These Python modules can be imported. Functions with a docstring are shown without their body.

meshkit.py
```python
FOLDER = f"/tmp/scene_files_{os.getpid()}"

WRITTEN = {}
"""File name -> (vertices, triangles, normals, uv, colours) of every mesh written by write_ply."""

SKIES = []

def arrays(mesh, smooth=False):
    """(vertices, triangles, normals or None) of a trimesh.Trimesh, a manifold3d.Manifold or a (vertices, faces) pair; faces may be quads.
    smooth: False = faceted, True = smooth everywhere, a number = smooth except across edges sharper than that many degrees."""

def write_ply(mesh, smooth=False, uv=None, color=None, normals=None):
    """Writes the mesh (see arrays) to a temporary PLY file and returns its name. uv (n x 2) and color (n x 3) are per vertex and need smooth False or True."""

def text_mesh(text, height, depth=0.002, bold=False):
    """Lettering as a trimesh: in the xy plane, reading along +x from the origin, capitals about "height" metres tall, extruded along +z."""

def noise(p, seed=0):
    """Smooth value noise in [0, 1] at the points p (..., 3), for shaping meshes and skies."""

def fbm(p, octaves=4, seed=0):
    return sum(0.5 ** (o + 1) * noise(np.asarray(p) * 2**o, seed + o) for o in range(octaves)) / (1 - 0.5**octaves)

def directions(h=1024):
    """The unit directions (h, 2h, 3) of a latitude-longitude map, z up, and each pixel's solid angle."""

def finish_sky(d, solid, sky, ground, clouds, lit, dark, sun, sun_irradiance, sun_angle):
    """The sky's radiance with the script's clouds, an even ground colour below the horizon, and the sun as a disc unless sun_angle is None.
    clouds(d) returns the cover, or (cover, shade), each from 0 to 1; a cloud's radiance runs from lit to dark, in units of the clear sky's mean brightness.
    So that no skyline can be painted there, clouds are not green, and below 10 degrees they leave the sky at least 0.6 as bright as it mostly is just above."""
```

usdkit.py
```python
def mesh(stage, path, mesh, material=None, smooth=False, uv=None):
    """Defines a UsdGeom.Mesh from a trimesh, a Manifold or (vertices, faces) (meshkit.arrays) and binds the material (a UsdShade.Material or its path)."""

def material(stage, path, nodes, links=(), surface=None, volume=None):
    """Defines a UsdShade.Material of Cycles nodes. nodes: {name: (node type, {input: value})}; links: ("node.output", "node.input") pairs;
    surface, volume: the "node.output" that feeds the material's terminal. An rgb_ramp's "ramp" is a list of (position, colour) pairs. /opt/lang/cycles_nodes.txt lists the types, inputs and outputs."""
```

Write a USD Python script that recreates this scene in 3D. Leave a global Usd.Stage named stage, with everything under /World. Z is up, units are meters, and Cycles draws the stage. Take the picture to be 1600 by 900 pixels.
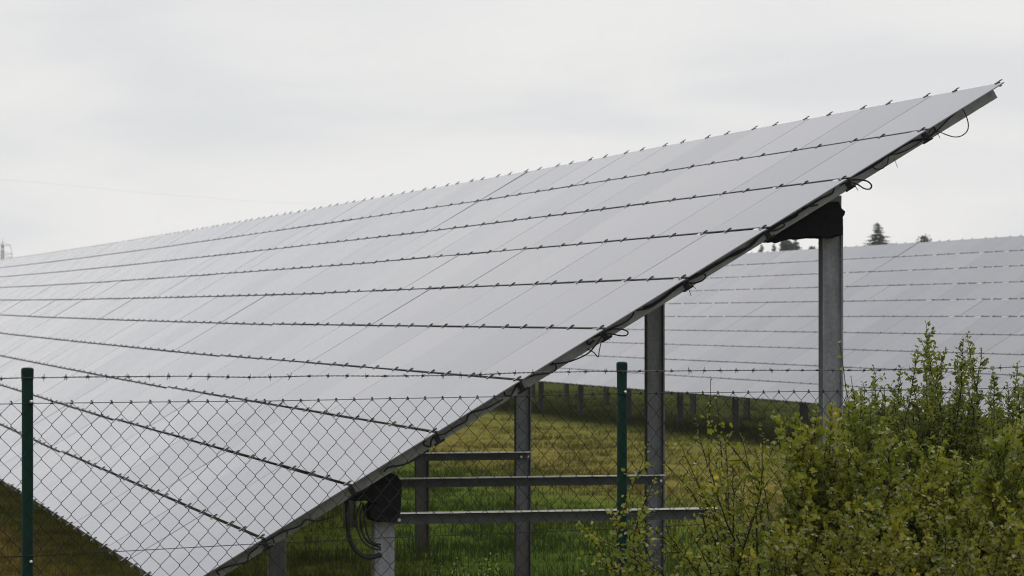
import math, numpy as np, trimesh, usdkit, meshkit
from shapely.geometry import Polygon
from pxr import Usd, UsdGeom, UsdLux, UsdShade, Sdf, Gf, Vt

stage = Usd.Stage.CreateInMemory()
UsdGeom.SetStageUpAxis(stage, UsdGeom.Tokens.z)
UsdGeom.SetStageMetersPerUnit(stage, 1.0)
UsdGeom.Xform.Define(stage, '/World')
UsdGeom.Scope.Define(stage, '/World/Looks')
RNG = np.random.default_rng(7)

# ------------------------------------------------------------------ camera
F = 4761.0            # focal length in pixels of a 1600 px wide picture (a long lens)
PITCH = 0.00954
EYE = 2.4             # camera height above the field
cam = UsdGeom.Camera.Define(stage, '/World/camera')
cam.CreateHorizontalApertureAttr(36.0)
cam.CreateVerticalApertureAttr(20.25)
cam.CreateFocalLengthAttr(36.0 * F / 1600.0)
cam.CreateClippingRangeAttr(Gf.Vec2f(0.5, 6000))
cam.CreateFStopAttr(11.0)
cam.CreateFocusDistanceAttr(15.0)
cam.CreateExposureAttr(0.0)
cam.AddTranslateOp().Set((0, 0, EYE))
cam.AddRotateXOp().Set(90 + math.degrees(PITCH))

# ------------------------------------------------------------------ sky and sun (overcast)
SUN_EL, SUN_ROT = math.radians(46), math.radians(35)
usdkit.material(stage, '/World/Looks/overcast_sky', {
    'sky': ('sky_texture', {'sky_type': 'single_scattering', 'sun_disc': False, 'sun_elevation': SUN_EL, 'sun_rotation': SUN_ROT, 'aerosol_density': 2.0}),
    'tc': ('texture_coordinate', {}),
    'sep': ('separate_xyz', {}),
    'grad': ('rgb_ramp', {'ramp': [(0.0, (8.299, 8.293, 8.281)), (0.10, (8.154, 8.148, 8.154)), (0.32, (7.6, 7.65, 7.7)), (0.6, (11.5, 11.5, 11.5)), (1.0, (15.5, 15.5, 15.4))]}),
    'map': ('mapping', {'mapping_type': 'point', 'scale': (5.0, 5.0, 17.0), 'location': (0.35, 0.0, 0.2)}),
    'n': ('noise_texture', {'scale': 1.0, 'detail': 5.0, 'roughness': 0.5, 'distortion': 0.35}),
    'band': ('map_range', {'range_type': 'smoothstep', 'from_min': 0.36, 'from_max': 0.64, 'to_min': 0.0, 'to_max': 1.0, 'clamp': True}),
    'cloud': ('mix', {'mix_type': 'multiply', 'fac': 1.0}),
    'tone': ('rgb_ramp', {'ramp': [(0.0, (0.875, 0.895, 0.92)), (0.5, (0.985, 0.982, 0.98)), (1.0, (1.04, 1.03, 1.015))]}),
    'all': ('mix', {'mix_type': 'mix', 'fac': 0.93}),
    'bg': ('background_shader', {'strength': 0.1}),
}, [('tc.generated', 'sep.vector'), ('sep.z', 'grad.fac'), ('tc.generated', 'map.vector'), ('map.vector', 'n.vector'),
    ('n.fac', 'band.value'), ('band.result', 'tone.fac'), ('grad.color', 'cloud.color1'), ('tone.color', 'cloud.color2'),
    ('sky.color', 'all.color1'), ('cloud.color', 'all.color2'), ('all.color', 'bg.color')], surface='bg.background')
dome = UsdLux.DomeLight.Define(stage, '/World/sky')
UsdShade.MaterialBindingAPI.Apply(dome.GetPrim()).Bind(UsdShade.Material.Get(stage, '/World/Looks/overcast_sky'))
dome.GetPrim().SetCustomDataByKey('kind', 'structure')
sun = UsdLux.DistantLight.Define(stage, '/World/sun')
sun.CreateIntensityAttr(0.4); sun.CreateAngleAttr(25.0); sun.CreateColorAttr(Gf.Vec3f(1.0, 0.96, 0.9))
sun.GetPrim().CreateAttribute('inputs:normalize', Sdf.ValueTypeNames.Bool).Set(True)
sd = np.array([math.sin(SUN_ROT) * math.cos(SUN_EL), math.cos(SUN_ROT) * math.cos(SUN_EL), math.sin(SUN_EL)])
sun.AddRotateZOp().Set(-math.degrees(SUN_ROT)); sun.AddRotateXOp().Set(-(90 - math.degrees(SUN_EL)))

# ------------------------------------------------------------------ helpers
USED = {}
def path_of(name, parent=None):
    base = parent.GetPath().pathString if parent is not None else '/World'
    k = USED.get((base, name), 0); USED[(base, name)] = k + 1
    return f'{base}/{name}' if k == 0 else f'{base}/{name}_{k:03d}'

def tag(p, label=None, cat=None, group=None, kind=None):
    p = p.GetPrim() if hasattr(p, 'GetPrim') else p
    for k, v in (('label', label), ('category', cat), ('group', group), ('kind', kind)):
        if v: p.SetCustomDataByKey(k, v)
    return p

def thing(name, label, cat, group=None, matrix=None, loc=None):
    x = UsdGeom.Xform.Define(stage, path_of(name))
    if matrix is not None: x.AddTransformOp().Set(Gf.Matrix4d(*np.asarray(matrix).T.ravel().tolist()))
    if loc is not None: x.AddTranslateOp().Set(tuple(float(c) for c in loc))
    return tag(x, label, cat, group)

def obj(name, mesh, mat, parent=None, smooth=False, kind=None, label=None):
    m = usdkit.mesh(stage, path_of(name, parent), mesh, '/World/Looks/' + mat, smooth)
    return tag(m, label, None, None, kind)

class MB:
    def __init__(s): s.v, s.f, s.n = [], [], 0
    def add(s, v, f):
        v = np.asarray(v, float); f = np.asarray(f, int)
        if f.shape[1] == 4: f = np.vstack([f[:, [0, 1, 2]], f[:, [0, 2, 3]]])
        s.v.append(v); s.f.append(f + s.n); s.n += len(v); return s
    def mesh(s): return np.vstack(s.v), np.vstack(s.f)

BOXF = np.array([[0, 3, 2, 1], [4, 5, 6, 7], [0, 1, 5, 4], [1, 2, 6, 5], [2, 3, 7, 6], [3, 0, 4, 7]])
def box(o, a, b, c):
    """Parallelepiped from corner o and edge vectors a, b, c (right-handed)."""
    o, a, b, c = (np.asarray(q, float) for q in (o, a, b, c))
    return np.array([o, o + a, o + a + b, o + b, o + c, o + a + c, o + a + b + c, o + b + c]), BOXF

def cbox(x0, x1, y0, y1, z0, z1):
    return box((x0, y0, z0), (x1 - x0, 0, 0), (0, y1 - y0, 0), (0, 0, z1 - z0))

def cross3(a, b): return np.array([a[1] * b[2] - a[2] * b[1], a[2] * b[0] - a[0] * b[2], a[0] * b[1] - a[1] * b[0]])
def tube(pts, r, n=6, r1=None, closed=True):
    p = np.asarray(pts, float); m = len(p)
    rad = np.linspace(r, r if r1 is None else r1, m)
    t = np.gradient(p, axis=0); t /= np.maximum(np.linalg.norm(t, axis=1, keepdims=True), 1e-12)
    u = cross3(t[0], (0.31, 0.2, 0.93)); u /= math.sqrt(u @ u)
    ang = np.arange(n) * 2 * math.pi / n; ca, sa = np.cos(ang)[:, None], np.sin(ang)[:, None]; V = []
    for i in range(m):
        u = u - t[i] * (u @ t[i]); u /= max(math.sqrt(u @ u), 1e-12); w = cross3(t[i], u)
        V.append(p[i] + rad[i] * (ca * u + sa * w))
    V = np.vstack(V); q = np.arange(n); rows = (np.arange(m - 1) * n)[:, None]
    a, b = (rows + q).ravel(), (rows + (q + 1) % n).ravel()
    Fs = [np.stack([a, b, b + n], 1), np.stack([a, b + n, a + n], 1)]
    if closed:
        Fs.append(np.c_[np.zeros(n - 2, int), q[2:], q[1:-1]]); e = (m - 1) * n
        Fs.append(np.c_[np.full(n - 2, e), e + q[1:-1], e + q[2:]])
    return V, np.vstack(Fs)

def smooth_line(pts, per=6):
    """Catmull-Rom through the points."""
    p = np.asarray(pts, float); p = np.vstack([2 * p[0] - p[1], p, 2 * p[-1] - p[-2]]); out = []
    for i in range(1, len(p) - 2):
        for t in np.arange(per) / per:
            out.append(0.5 * (2 * p[i] + (p[i + 1] - p[i - 1]) * t + (2 * p[i - 1] - 5 * p[i] + 4 * p[i + 1] - p[i + 2]) * t * t + (3 * p[i] - p[i - 1] - 3 * p[i + 1] + p[i + 2]) * t ** 3))
    out.append(p[-2]); return np.array(out)

def ray(px, py):
    c, s = math.cos(PITCH), math.sin(PITCH); a, b = (px - 800) / F, (450 - py) / F
    return np.array([a, c - b * s, s + b * c])
def at(px, py, Y):
    d = ray(px, py); return np.array([0, 0, EYE]) + d * (Y / d[1])

# ------------------------------------------------------------------ materials
def mat(name, nodes, links, surface='p.BSDF', volume=None): usdkit.material(stage, '/World/Looks/' + name, nodes, links, surface=surface, volume=volume)

def plain(name, col, rough=0.6, metal=0.0, spec=0.5, vary=0.15, scale=6.0, bump=0.0, coord='position', stretch=(1, 1, 1)):
    a = tuple(c * (1 - vary) for c in col); b = tuple(c * (1 + vary) for c in col)
    nodes = {'g': ('geometry', {}), 'm': ('mapping', {'mapping_type': 'point', 'scale': stretch}), 'n': ('noise_texture', {'scale': scale, 'detail': 5.0, 'roughness': 0.6}),
             'r': ('rgb_ramp', {'ramp': [(0.3, a), (0.7, b)]}), 'p': ('principled_bsdf', {'roughness': rough, 'metallic': metal, 'specular_ior_level': spec})}
    links = [('g.position', 'm.vector'), ('m.vector', 'n.vector'), ('n.fac', 'r.fac'), ('r.color', 'p.base_color')]
    if bump:
        nodes['b'] = ('bump', {'strength': bump, 'distance': 0.01}); links += [('n.fac', 'b.height'), ('b.normal', 'p.normal')]
    mat(name, nodes, links)

# dusty thin-film glass: each module its own faint tone; a thin film of dust lifts the dark cells
mat('module_glass', {
    'g': ('geometry', {}), 'o': ('object_info', {}),
    'n': ('noise_texture', {'scale': 1.3, 'detail': 6.0, 'roughness': 0.6}),
    'st': ('mapping', {'mapping_type': 'point', 'scale': (3.0, 0.5, 3.0)}),
    'dust': ('rgb_ramp', {'ramp': [(0.2, (0.076, 0.076, 0.092)), (0.8, (0.098, 0.098, 0.113))]}),
    'rr': ('map_range', {'from_min': 0.3, 'from_max': 0.7, 'to_min': 0.10, 'to_max': 0.13}),
    'ov': ('rgb_ramp', {'ramp': [(0.0, (0.78, 0.79, 0.84)), (1.0, (1.25, 1.24, 1.18))]}), 'mu': ('mix', {'mix_type': 'multiply', 'fac': 1.0}),
    'tc': ('texture_coordinate', {}), 'sx': ('separate_xyz', {}), 'cd': ('math', {'math_type': 'divide', 'value2': 1.21}), 'cf': ('math', {'math_type': 'floor'}), 'cw': ('white_noise_texture', {'dimensions': '1D'}),
    'cr': ('rgb_ramp', {'ramp': [(0.0, (0.87, 0.87, 0.875)), (1.0, (1.15, 1.15, 1.14))]}), 'mc': ('mix', {'mix_type': 'multiply', 'fac': 1.0}),
    'p': ('principled_bsdf', {'ior': 1.5, 'specular_ior_level': 0.5}),
}, [('g.position', 'st.vector'), ('st.vector', 'n.vector'), ('n.fac', 'dust.fac'), ('dust.color', 'mu.color1'), ('o.random', 'ov.fac'), ('ov.color', 'mu.color2'), ('tc.object', 'sx.vector'), ('sx.y', 'cd.value1'), ('cd.value', 'cf.value1'), ('cf.value', 'cw.w'), ('cw.value', 'cr.fac'), ('mu.color', 'mc.color1'), ('cr.color', 'mc.color2'), ('mc.color', 'p.base_color'), ('n.fac', 'rr.value'), ('rr.result', 'p.roughness')])
plain('galvanised', (0.15, 0.155, 0.153), 0.34, 0.2, vary=0.22, scale=14)
def post_mat(name, col, soil=(0.045, 0.034, 0.024), top=1.15):
    """Zinc coated post: dull mottled zinc, browner with soil splash and rust towards the ground."""
    lo, hi = tuple(c * 0.72 for c in col), tuple(c * 1.28 for c in col)
    mat(name, {'g': ('geometry', {}), 'm': ('mapping', {'mapping_type': 'point', 'scale': (2.2, 2.2, 0.5)}), 'n': ('noise_texture', {'scale': 6.0, 'detail': 6.0, 'roughness': 0.65}), 'f': ('noise_texture', {'scale': 55.0, 'detail': 2.0}),
               'r': ('rgb_ramp', {'ramp': [(0.3, lo), (0.7, hi)]}), 'fr': ('rgb_ramp', {'ramp': [(0.35, (0.85, 0.85, 0.85)), (0.65, (1.12, 1.12, 1.12))]}), 'x': ('mix', {'mix_type': 'multiply', 'fac': 1.0}),
               's': ('separate_xyz', {}), 'za': ('math', {'math_type': 'multiply_add', 'value2': 0.5}), 'q': ('map_range', {'range_type': 'smoothstep', 'from_min': top + 0.25, 'from_max': 0.35, 'to_min': 0.0, 'to_max': 0.85, 'clamp': True}),
               'c': ('mix', {'mix_type': 'mix', 'color2': soil}), 'p': ('principled_bsdf', {'roughness': 0.5, 'metallic': 0.15})},
        [('g.position', 'm.vector'), ('m.vector', 'n.vector'), ('g.position', 'f.vector'), ('n.fac', 'r.fac'), ('f.fac', 'fr.fac'), ('r.color', 'x.color1'), ('fr.color', 'x.color2'), ('g.position', 's.vector'),
         ('n.fac', 'za.value1'), ('s.z', 'za.value3'), ('za.value', 'q.value'), ('q.result', 'c.fac'), ('x.color', 'c.color1'), ('c.color', 'p.base_color')])
post_mat('post_steel', (0.118, 0.122, 0.136), soil=(0.058, 0.048, 0.040))
post_mat('post_zinc', (0.145, 0.152, 0.168), top=0.6)
post_mat('post_shaded', (0.035, 0.036, 0.038))  # posts of the further tables: shade beneath them put into a darker zinc
plain('dark_beam', (0.10, 0.10, 0.11), 0.55, 0.2)
plain('black_sheet', (0.006, 0.006, 0.0065), 0.8, spec=0.06, bump=0.5, scale=22)
plain('black_cable', (0.008, 0.008, 0.009), 0.5, spec=0.2)
plain('wire_steel', (0.010, 0.014, 0.011), 0.65, spec=0.12)
plain('barbed_steel', (0.03, 0.029, 0.027), 0.6, 0.2)
plain('post_green', (0.0022, 0.017, 0.0125), 0.6, spec=0.1, vary=0.2, scale=9, stretch=(1, 1, 0.4))
plain('cap_green', (0.0018, 0.012, 0.009), 0.65, spec=0.1)
plain('bar_steel', (0.055, 0.06, 0.068), 0.5, 0.1, spec=0.3, vary=0.3, scale=9)
plain('bolt_zinc_flange_glint', (0.55, 0.55, 0.53), 0.4, 0.6)
plain('pylon_steel', (0.16, 0.165, 0.17), 0.6, 0.3)
plain('bark', (0.016, 0.012, 0.009), 0.9, spec=0.1, vary=0.4, scale=40)
plain('conifer_bark', (0.05, 0.04, 0.03), 0.9)
# module clamp: black upper jaw, bare aluminium lower jaw (split in the clamp's own axes)
mat('clamp', {
    'tc': ('texture_coordinate', {}), 's': ('separate_xyz', {}),
    'ax': ('math', {'math_type': 'add', 'value2': 0.009}), 'ab': ('math', {'math_type': 'absolute'}), 'lx': ('math', {'math_type': 'less_than', 'value2': 0.0125}), 'lz': ('math', {'math_type': 'greater_than', 'value2': 0.0051}), 'lt': ('math', {'math_type': 'multiply'}),
    'c': ('mix', {'color1': (0.012, 0.012, 0.014), 'color2': (0.18, 0.185, 0.19)}),
    'p': ('principled_bsdf', {'roughness': 0.38})},
    [('tc.object', 's.vector'), ('s.x', 'ax.value1'), ('ax.value', 'ab.value1'), ('ab.value', 'lx.value1'), ('s.z', 'lz.value1'), ('lx.value', 'lt.value1'), ('lz.value', 'lt.value2'), ('lt.value', 'c.fac'), ('c.color', 'p.base_color')])

PDIR = np.array([math.cos(0.2446), math.sin(0.2446), 0.0])
def grass_nodes(gain, extra=0.0):
    """Lush strips under and before the tables, drier mown grass in the lane between the rows."""
    return ({
        'g': ('geometry', {}), 's': ('separate_xyz', {}),
        'ax': ('math', {'math_type': 'multiply', 'value2': float(PDIR[0])}), 'd': ('math', {'math_type': 'multiply_add', 'value2': float(PDIR[1])}),
        'w': ('noise_texture', {'scale': 0.22, 'detail': 4.0, 'roughness': 0.6}), 'wo': ('math', {'math_type': 'multiply_add', 'value2': 5.0}),
        'off': ('math', {'math_type': 'add', 'value2': -2.5}),
        'q': ('map_range', {'from_min': 0.0, 'from_max': 24.0, 'to_min': 0.0, 'to_max': 1.0, 'clamp': True}),
        'lane': ('rgb_ramp', {'ramp': [(0.0, (0.155, 0.14, 0.034)), (0.07, (0.19, 0.125, 0.036)), (0.14, (0.14, 0.142, 0.032)), (0.25, (0.072, 0.088, 0.016)), (0.30, (0.064, 0.108, 0.018)), (0.43, (0.082, 0.114, 0.021)),
                                       (0.52, (0.146, 0.128, 0.036)), (0.72, (0.128, 0.126, 0.034)), (0.80, (0.055, 0.066, 0.018)), (1.0, (0.05, 0.06, 0.018))]}),  # last dark greens have the shade beneath the far row put in
        'n': ('noise_texture', {'scale': 2.2, 'detail': 7.0, 'roughness': 0.7}),
        'nr': ('rgb_ramp', {'ramp': [(0.25, (0.5 * gain, 0.52 * gain, 0.5 * gain)), (0.75, (1.5 * gain, 1.42 * gain, 1.3 * gain))]}),
        'm': ('mix', {'mix_type': 'multiply', 'fac': 1.0})},
        [('g.position', 's.vector'), ('s.x', 'ax.value1'), ('s.y', 'd.value1'), ('ax.value', 'd.value3'), ('g.position', 'w.vector'), ('w.fac', 'wo.value1'), ('d.value', 'wo.value3'), ('wo.value', 'off.value1'),
         ('off.value', 'q.value'), ('q.result', 'lane.fac'), ('g.position', 'n.vector'), ('n.fac', 'nr.fac'), ('lane.color', 'm.color1'), ('nr.color', 'm.color2')])
n_, l_ = grass_nodes(0.85)
n_ |= {'p': ('principled_bsdf', {'roughness': 1.0, 'specular_ior_level': 0.0}), 'b': ('bump', {'strength': 0.8, 'distance': 0.06})}
mat('meadow', n_, l_ + [('m.color', 'p.base_color'), ('n.fac', 'b.height'), ('b.normal', 'p.normal')])
n_, l_ = grass_nodes(1.25)
n_ |= {'rnd': ('hsv', {'saturation': 1.0}), 'isl': ('map_range', {'from_min': 0, 'from_max': 1, 'to_min': 0.45, 'to_max': 1.95}),
       'df': ('diffuse_bsdf', {}), 'tr': ('translucent_bsdf', {}), 'mx': ('mix_closure', {'fac': 0.3})}
mat('grass_blade', n_, l_ + [('g.random_per_island', 'isl.value'), ('isl.result', 'rnd.value'), ('m.color', 'rnd.color'), ('rnd.color', 'df.color'), ('rnd.color', 'tr.color'), ('df.BSDF', 'mx.closure1'), ('tr.BSDF', 'mx.closure2')], surface='mx.closure')

def leaf_mat(name, stops, trans=0.45, rough=0.5, gain=1.0):
    stops = [(t, tuple(c * gain for c in col)) for t, col in stops]
    mat(name, {'g': ('geometry', {}), 'r': ('rgb_ramp', {'ramp': stops}), 'p': ('principled_bsdf', {'roughness': rough, 'specular_ior_level': 0.4}),
               'n': ('noise_texture', {'scale': 5.5, 'detail': 2.0}), 'nr': ('rgb_ramp', {'ramp': [(0.35, (0.68, 0.78, 0.7)), (0.65, (1.5, 1.38, 1.2))]}), 'm': ('mix', {'mix_type': 'multiply', 'fac': 1.0}),
               'tr': ('translucent_bsdf', {}), 'mx': ('mix_closure', {'fac': trans})},
        [('g.random_per_island', 'r.fac'), ('g.position', 'n.vector'), ('n.fac', 'nr.fac'), ('r.color', 'm.color1'), ('nr.color', 'm.color2'), ('m.color', 'p.base_color'), ('m.color', 'tr.color'), ('p.BSDF', 'mx.closure1'), ('tr.BSDF', 'mx.closure2')], surface='mx.closure')
leaf_mat('leaf_dark', [(0, (0.105, 0.125, 0.016)), (0.5, (0.17, 0.195, 0.026)), (0.85, (0.24, 0.25, 0.036)), (1, (0.32, 0.29, 0.04))])
leaf_mat('leaf_hawthorn', [(0, (0.125, 0.142, 0.012)), (0.45, (0.205, 0.222, 0.02)), (0.80, (0.29, 0.27, 0.034)), (0.91, (0.29, 0.21, 0.025)), (0.955, (0.32, 0.2, 0.03)), (0.972, (0.62, 0.46, 0.03)), (1, (0.72, 0.54, 0.05))])
leaf_mat('leaf_autumn', [(0, (0.12, 0.125, 0.010)), (0.4, (0.20, 0.205, 0.02)), (0.62, (0.24, 0.19, 0.025)), (0.8, (0.25, 0.155, 0.035)), (0.93, (0.27, 0.13, 0.05)), (0.968, (0.6, 0.43, 0.04)), (1, (0.7, 0.5, 0.06))])
leaf_mat('leaf_yellow', [(0, (0.24, 0.20, 0.02)), (0.6, (0.42, 0.33, 0.03)), (1, (0.30, 0.16, 0.04))])
leaf_mat('leaf_pale', [(0, (0.11, 0.17, 0.03)), (0.6, (0.18, 0.25, 0.045)), (1, (0.3, 0.34, 0.1))])
leaf_mat('tree_far_dark', [(0, (0.014, 0.022, 0.012)), (1, (0.03, 0.04, 0.02))], 0.15, 0.8, 1.5)
leaf_mat('tree_far_green', [(0, (0.025, 0.036, 0.016)), (1, (0.05, 0.06, 0.026))], 0.2, 0.8, 1.5)

# ------------------------------------------------------------------ ground
def ground_z(x, y):
    bank = np.clip((17.5 - y) / 6.5, 0, 1); bank = bank * bank * (3 - 2 * bank)
    return 0.68 * bank + 0.05 * (meshkit.fbm(np.stack([x * 0.35, y * 0.35, 0 * x], -1), 3, 5) - 0.5)
def ground_mesh():
    ys = np.concatenate([np.linspace(-30, 5, 12)[:-1], np.linspace(5, 90, 171)[:-1], 90 * (1200 / 90) ** np.linspace(0, 1, 40)])
    xs = np.concatenate([-np.geomspace(1200, 31, 25), np.linspace(-30, 30, 121), np.geomspace(31, 1200, 25)])
    X, Y = np.meshgrid(xs, ys); Z = ground_z(X, Y)
    v = np.stack([X, Y, Z], -1).reshape(-1, 3); nx = len(xs); i = np.arange(len(ys) - 1)[:, None] * nx + np.arange(nx - 1)[None]
    i = i.ravel(); return v, np.c_[i, i + 1, i + nx + 1, i + nx]
tag(obj('ground', ground_mesh(), 'meadow', None, smooth=True), kind='structure')

# ------------------------------------------------------------------ solar tables
YAW = math.atan2(1187.65, F)
pd = np.array([math.cos(YAW), math.sin(YAW), 0]); rd = np.array([-math.sin(YAW), math.cos(YAW), 0]); UP = np.array([0, 0, 1.0])
TH = 0.53511; CT, ST, TT = math.cos(TH), math.sin(TH), math.tan(TH)
O = np.array([3.11058, 19.19483, 1.48748 + EYE])          # upper near corner of the first table
COLP, ROWP, NC, NR = 1.21, 0.61, 10, 10
MW, MH, MT = 1.21, 0.586, 0.007
SL = ROWP * NR                                            # slope length
WX = SL * CT
ORG = O - pd * WX - UP * O[2]; ORG[2] = 0.0               # ground point below the lower near corner
ZB = O[2] - SL * ST                                       # height of the lower edge
CLIPS = (0.12, 0.82)
E_ = np.array([CT, 0, ST]); N_ = np.array([-ST, 0, CT]); Y_ = np.array([0, 1.0, 0])   # local: up the slope, off the glass, along the row
def pl(s, t, h=0.0): return np.array([0, 0, ZB]) + E_ * s + Y_ * t + N_ * h            # s from the lower edge

def module_mesh(col, row, rng, seam):
    """One frameless glass laminate with bevelled rim, very slightly out of plane."""
    w, hh = MW - seam, MH; b = 0.002
    o = pl(row * ROWP + 0.012 + rng.normal(0, 0.0012), col * COLP, rng.normal(0, 0.0006))
    ay = Y_ + N_ * rng.normal(0, 0.0007); ae = E_ + N_ * rng.normal(0, 0.0011)
    def ring(i, h): return [o + ay * a + ae * c + N_ * h for a, c in ((i, i), (w - i, i), (w - i, hh - i), (i, hh - i))]
    v = np.array(ring(0, -MT) + ring(0, -b) + ring(b, 0)); f = []
    for k in range(2):
        for i in range(4):
            j = (i + 1) % 4; f.append([k * 4 + i, k * 4 + j, k * 4 + 4 + j, k * 4 + 4 + i])
    f += [[8, 9, 10, 11], [3, 2, 1, 0]]
    f = np.array(f)[:, ::-1]                               # ay x ae points down the normal
    return v, f

def clip_local():
    """Clamp in its own axes: x up the slope, y along the row, z off the glass; two lips and a raised bolt bridge."""
    m = MB()
    m.add(*cbox(0.004, 0.029, -0.011, 0.011, 0.001, 0.0058))
    m.add(*cbox(-0.024, 0.0038, -0.012, 0.012, 0.0012, 0.0055))
    m.add(*cbox(-0.0041, 0.0041, -0.016, 0.016, -0.03, 0.0009))
    m.add(*cbox(0.011, 0.020, -0.005, 0.005, 0.0059, 0.0072))
    return m.mesh()
CLIP = clip_local()
def put_clip(parent, s, t, rng):
    p = usdkit.mesh(stage, path_of('clip', parent), CLIP, '/World/Looks/clamp')
    o = pl(s, t + rng.normal(0, 0.004)); M = np.eye(4); M[:3, 0], M[:3, 1], M[:3, 2], M[:3, 3] = E_, Y_, N_, o
    p.AddTransformOp().Set(Gf.Matrix4d(*M.T.ravel().tolist()))

def c_profile(s0, s1, t, w, h0, h1, th=0.004):
    """Rail up the slope: a channel open to the far side of the row."""
    m = MB(); a = pl(s0, t - w / 2, 0); e = E_ * (s1 - s0)
    m.add(*box(a + N_ * h1, e, Y_ * th, N_ * (h0 - h1)))
    m.add(*box(a + Y_ * th + N_ * h1, e, Y_ * (w - th), N_ * th))
    m.add(*box(a + Y_ * th + N_ * (h0 - th), e, Y_ * (w - th), N_ * th))
    return m.mesh()

def i_post(x, y, z0, z1, w=0.136, d=0.08, tf=0.011, tw=0.006):
    m = MB()
    m.add(*cbox(x - w / 2, x - w / 2 + tf, y - d / 2, y + d / 2, z0, z1)); m.add(*cbox(x + w / 2 - tf, x + w / 2, y - d / 2, y + d / 2, z0, z1))
    m.add(*cbox(x - w / 2 + tf, x + w / 2 - tf, y - tw / 2 - 0.012, y + tw / 2 - 0.012, z0, z1)); return m.mesh()
def c_post(x, y, z0, z1, w=0.13, d=0.08, t=0.006):
    r = 0.014; outer = [(-w / 2 + r * (1 - math.cos(a)), -d / 2 + r * (1 - math.sin(a))) for a in np.linspace(0, math.pi / 2, 5)]
    outer = [(-w / 2, d / 2)] + outer; outer += [(-a, b) for a, b in outer[::-1]]
    inner = [(a * (1 - 2 * t / w), b + t if b < d / 2 - 1e-6 else b) for a, b in outer[::-1]]
    me = trimesh.creation.extrude_polygon(Polygon(outer + inner), z1 - z0, engine='earcut'); me.apply_translation((x, y, z0)); return me

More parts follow.
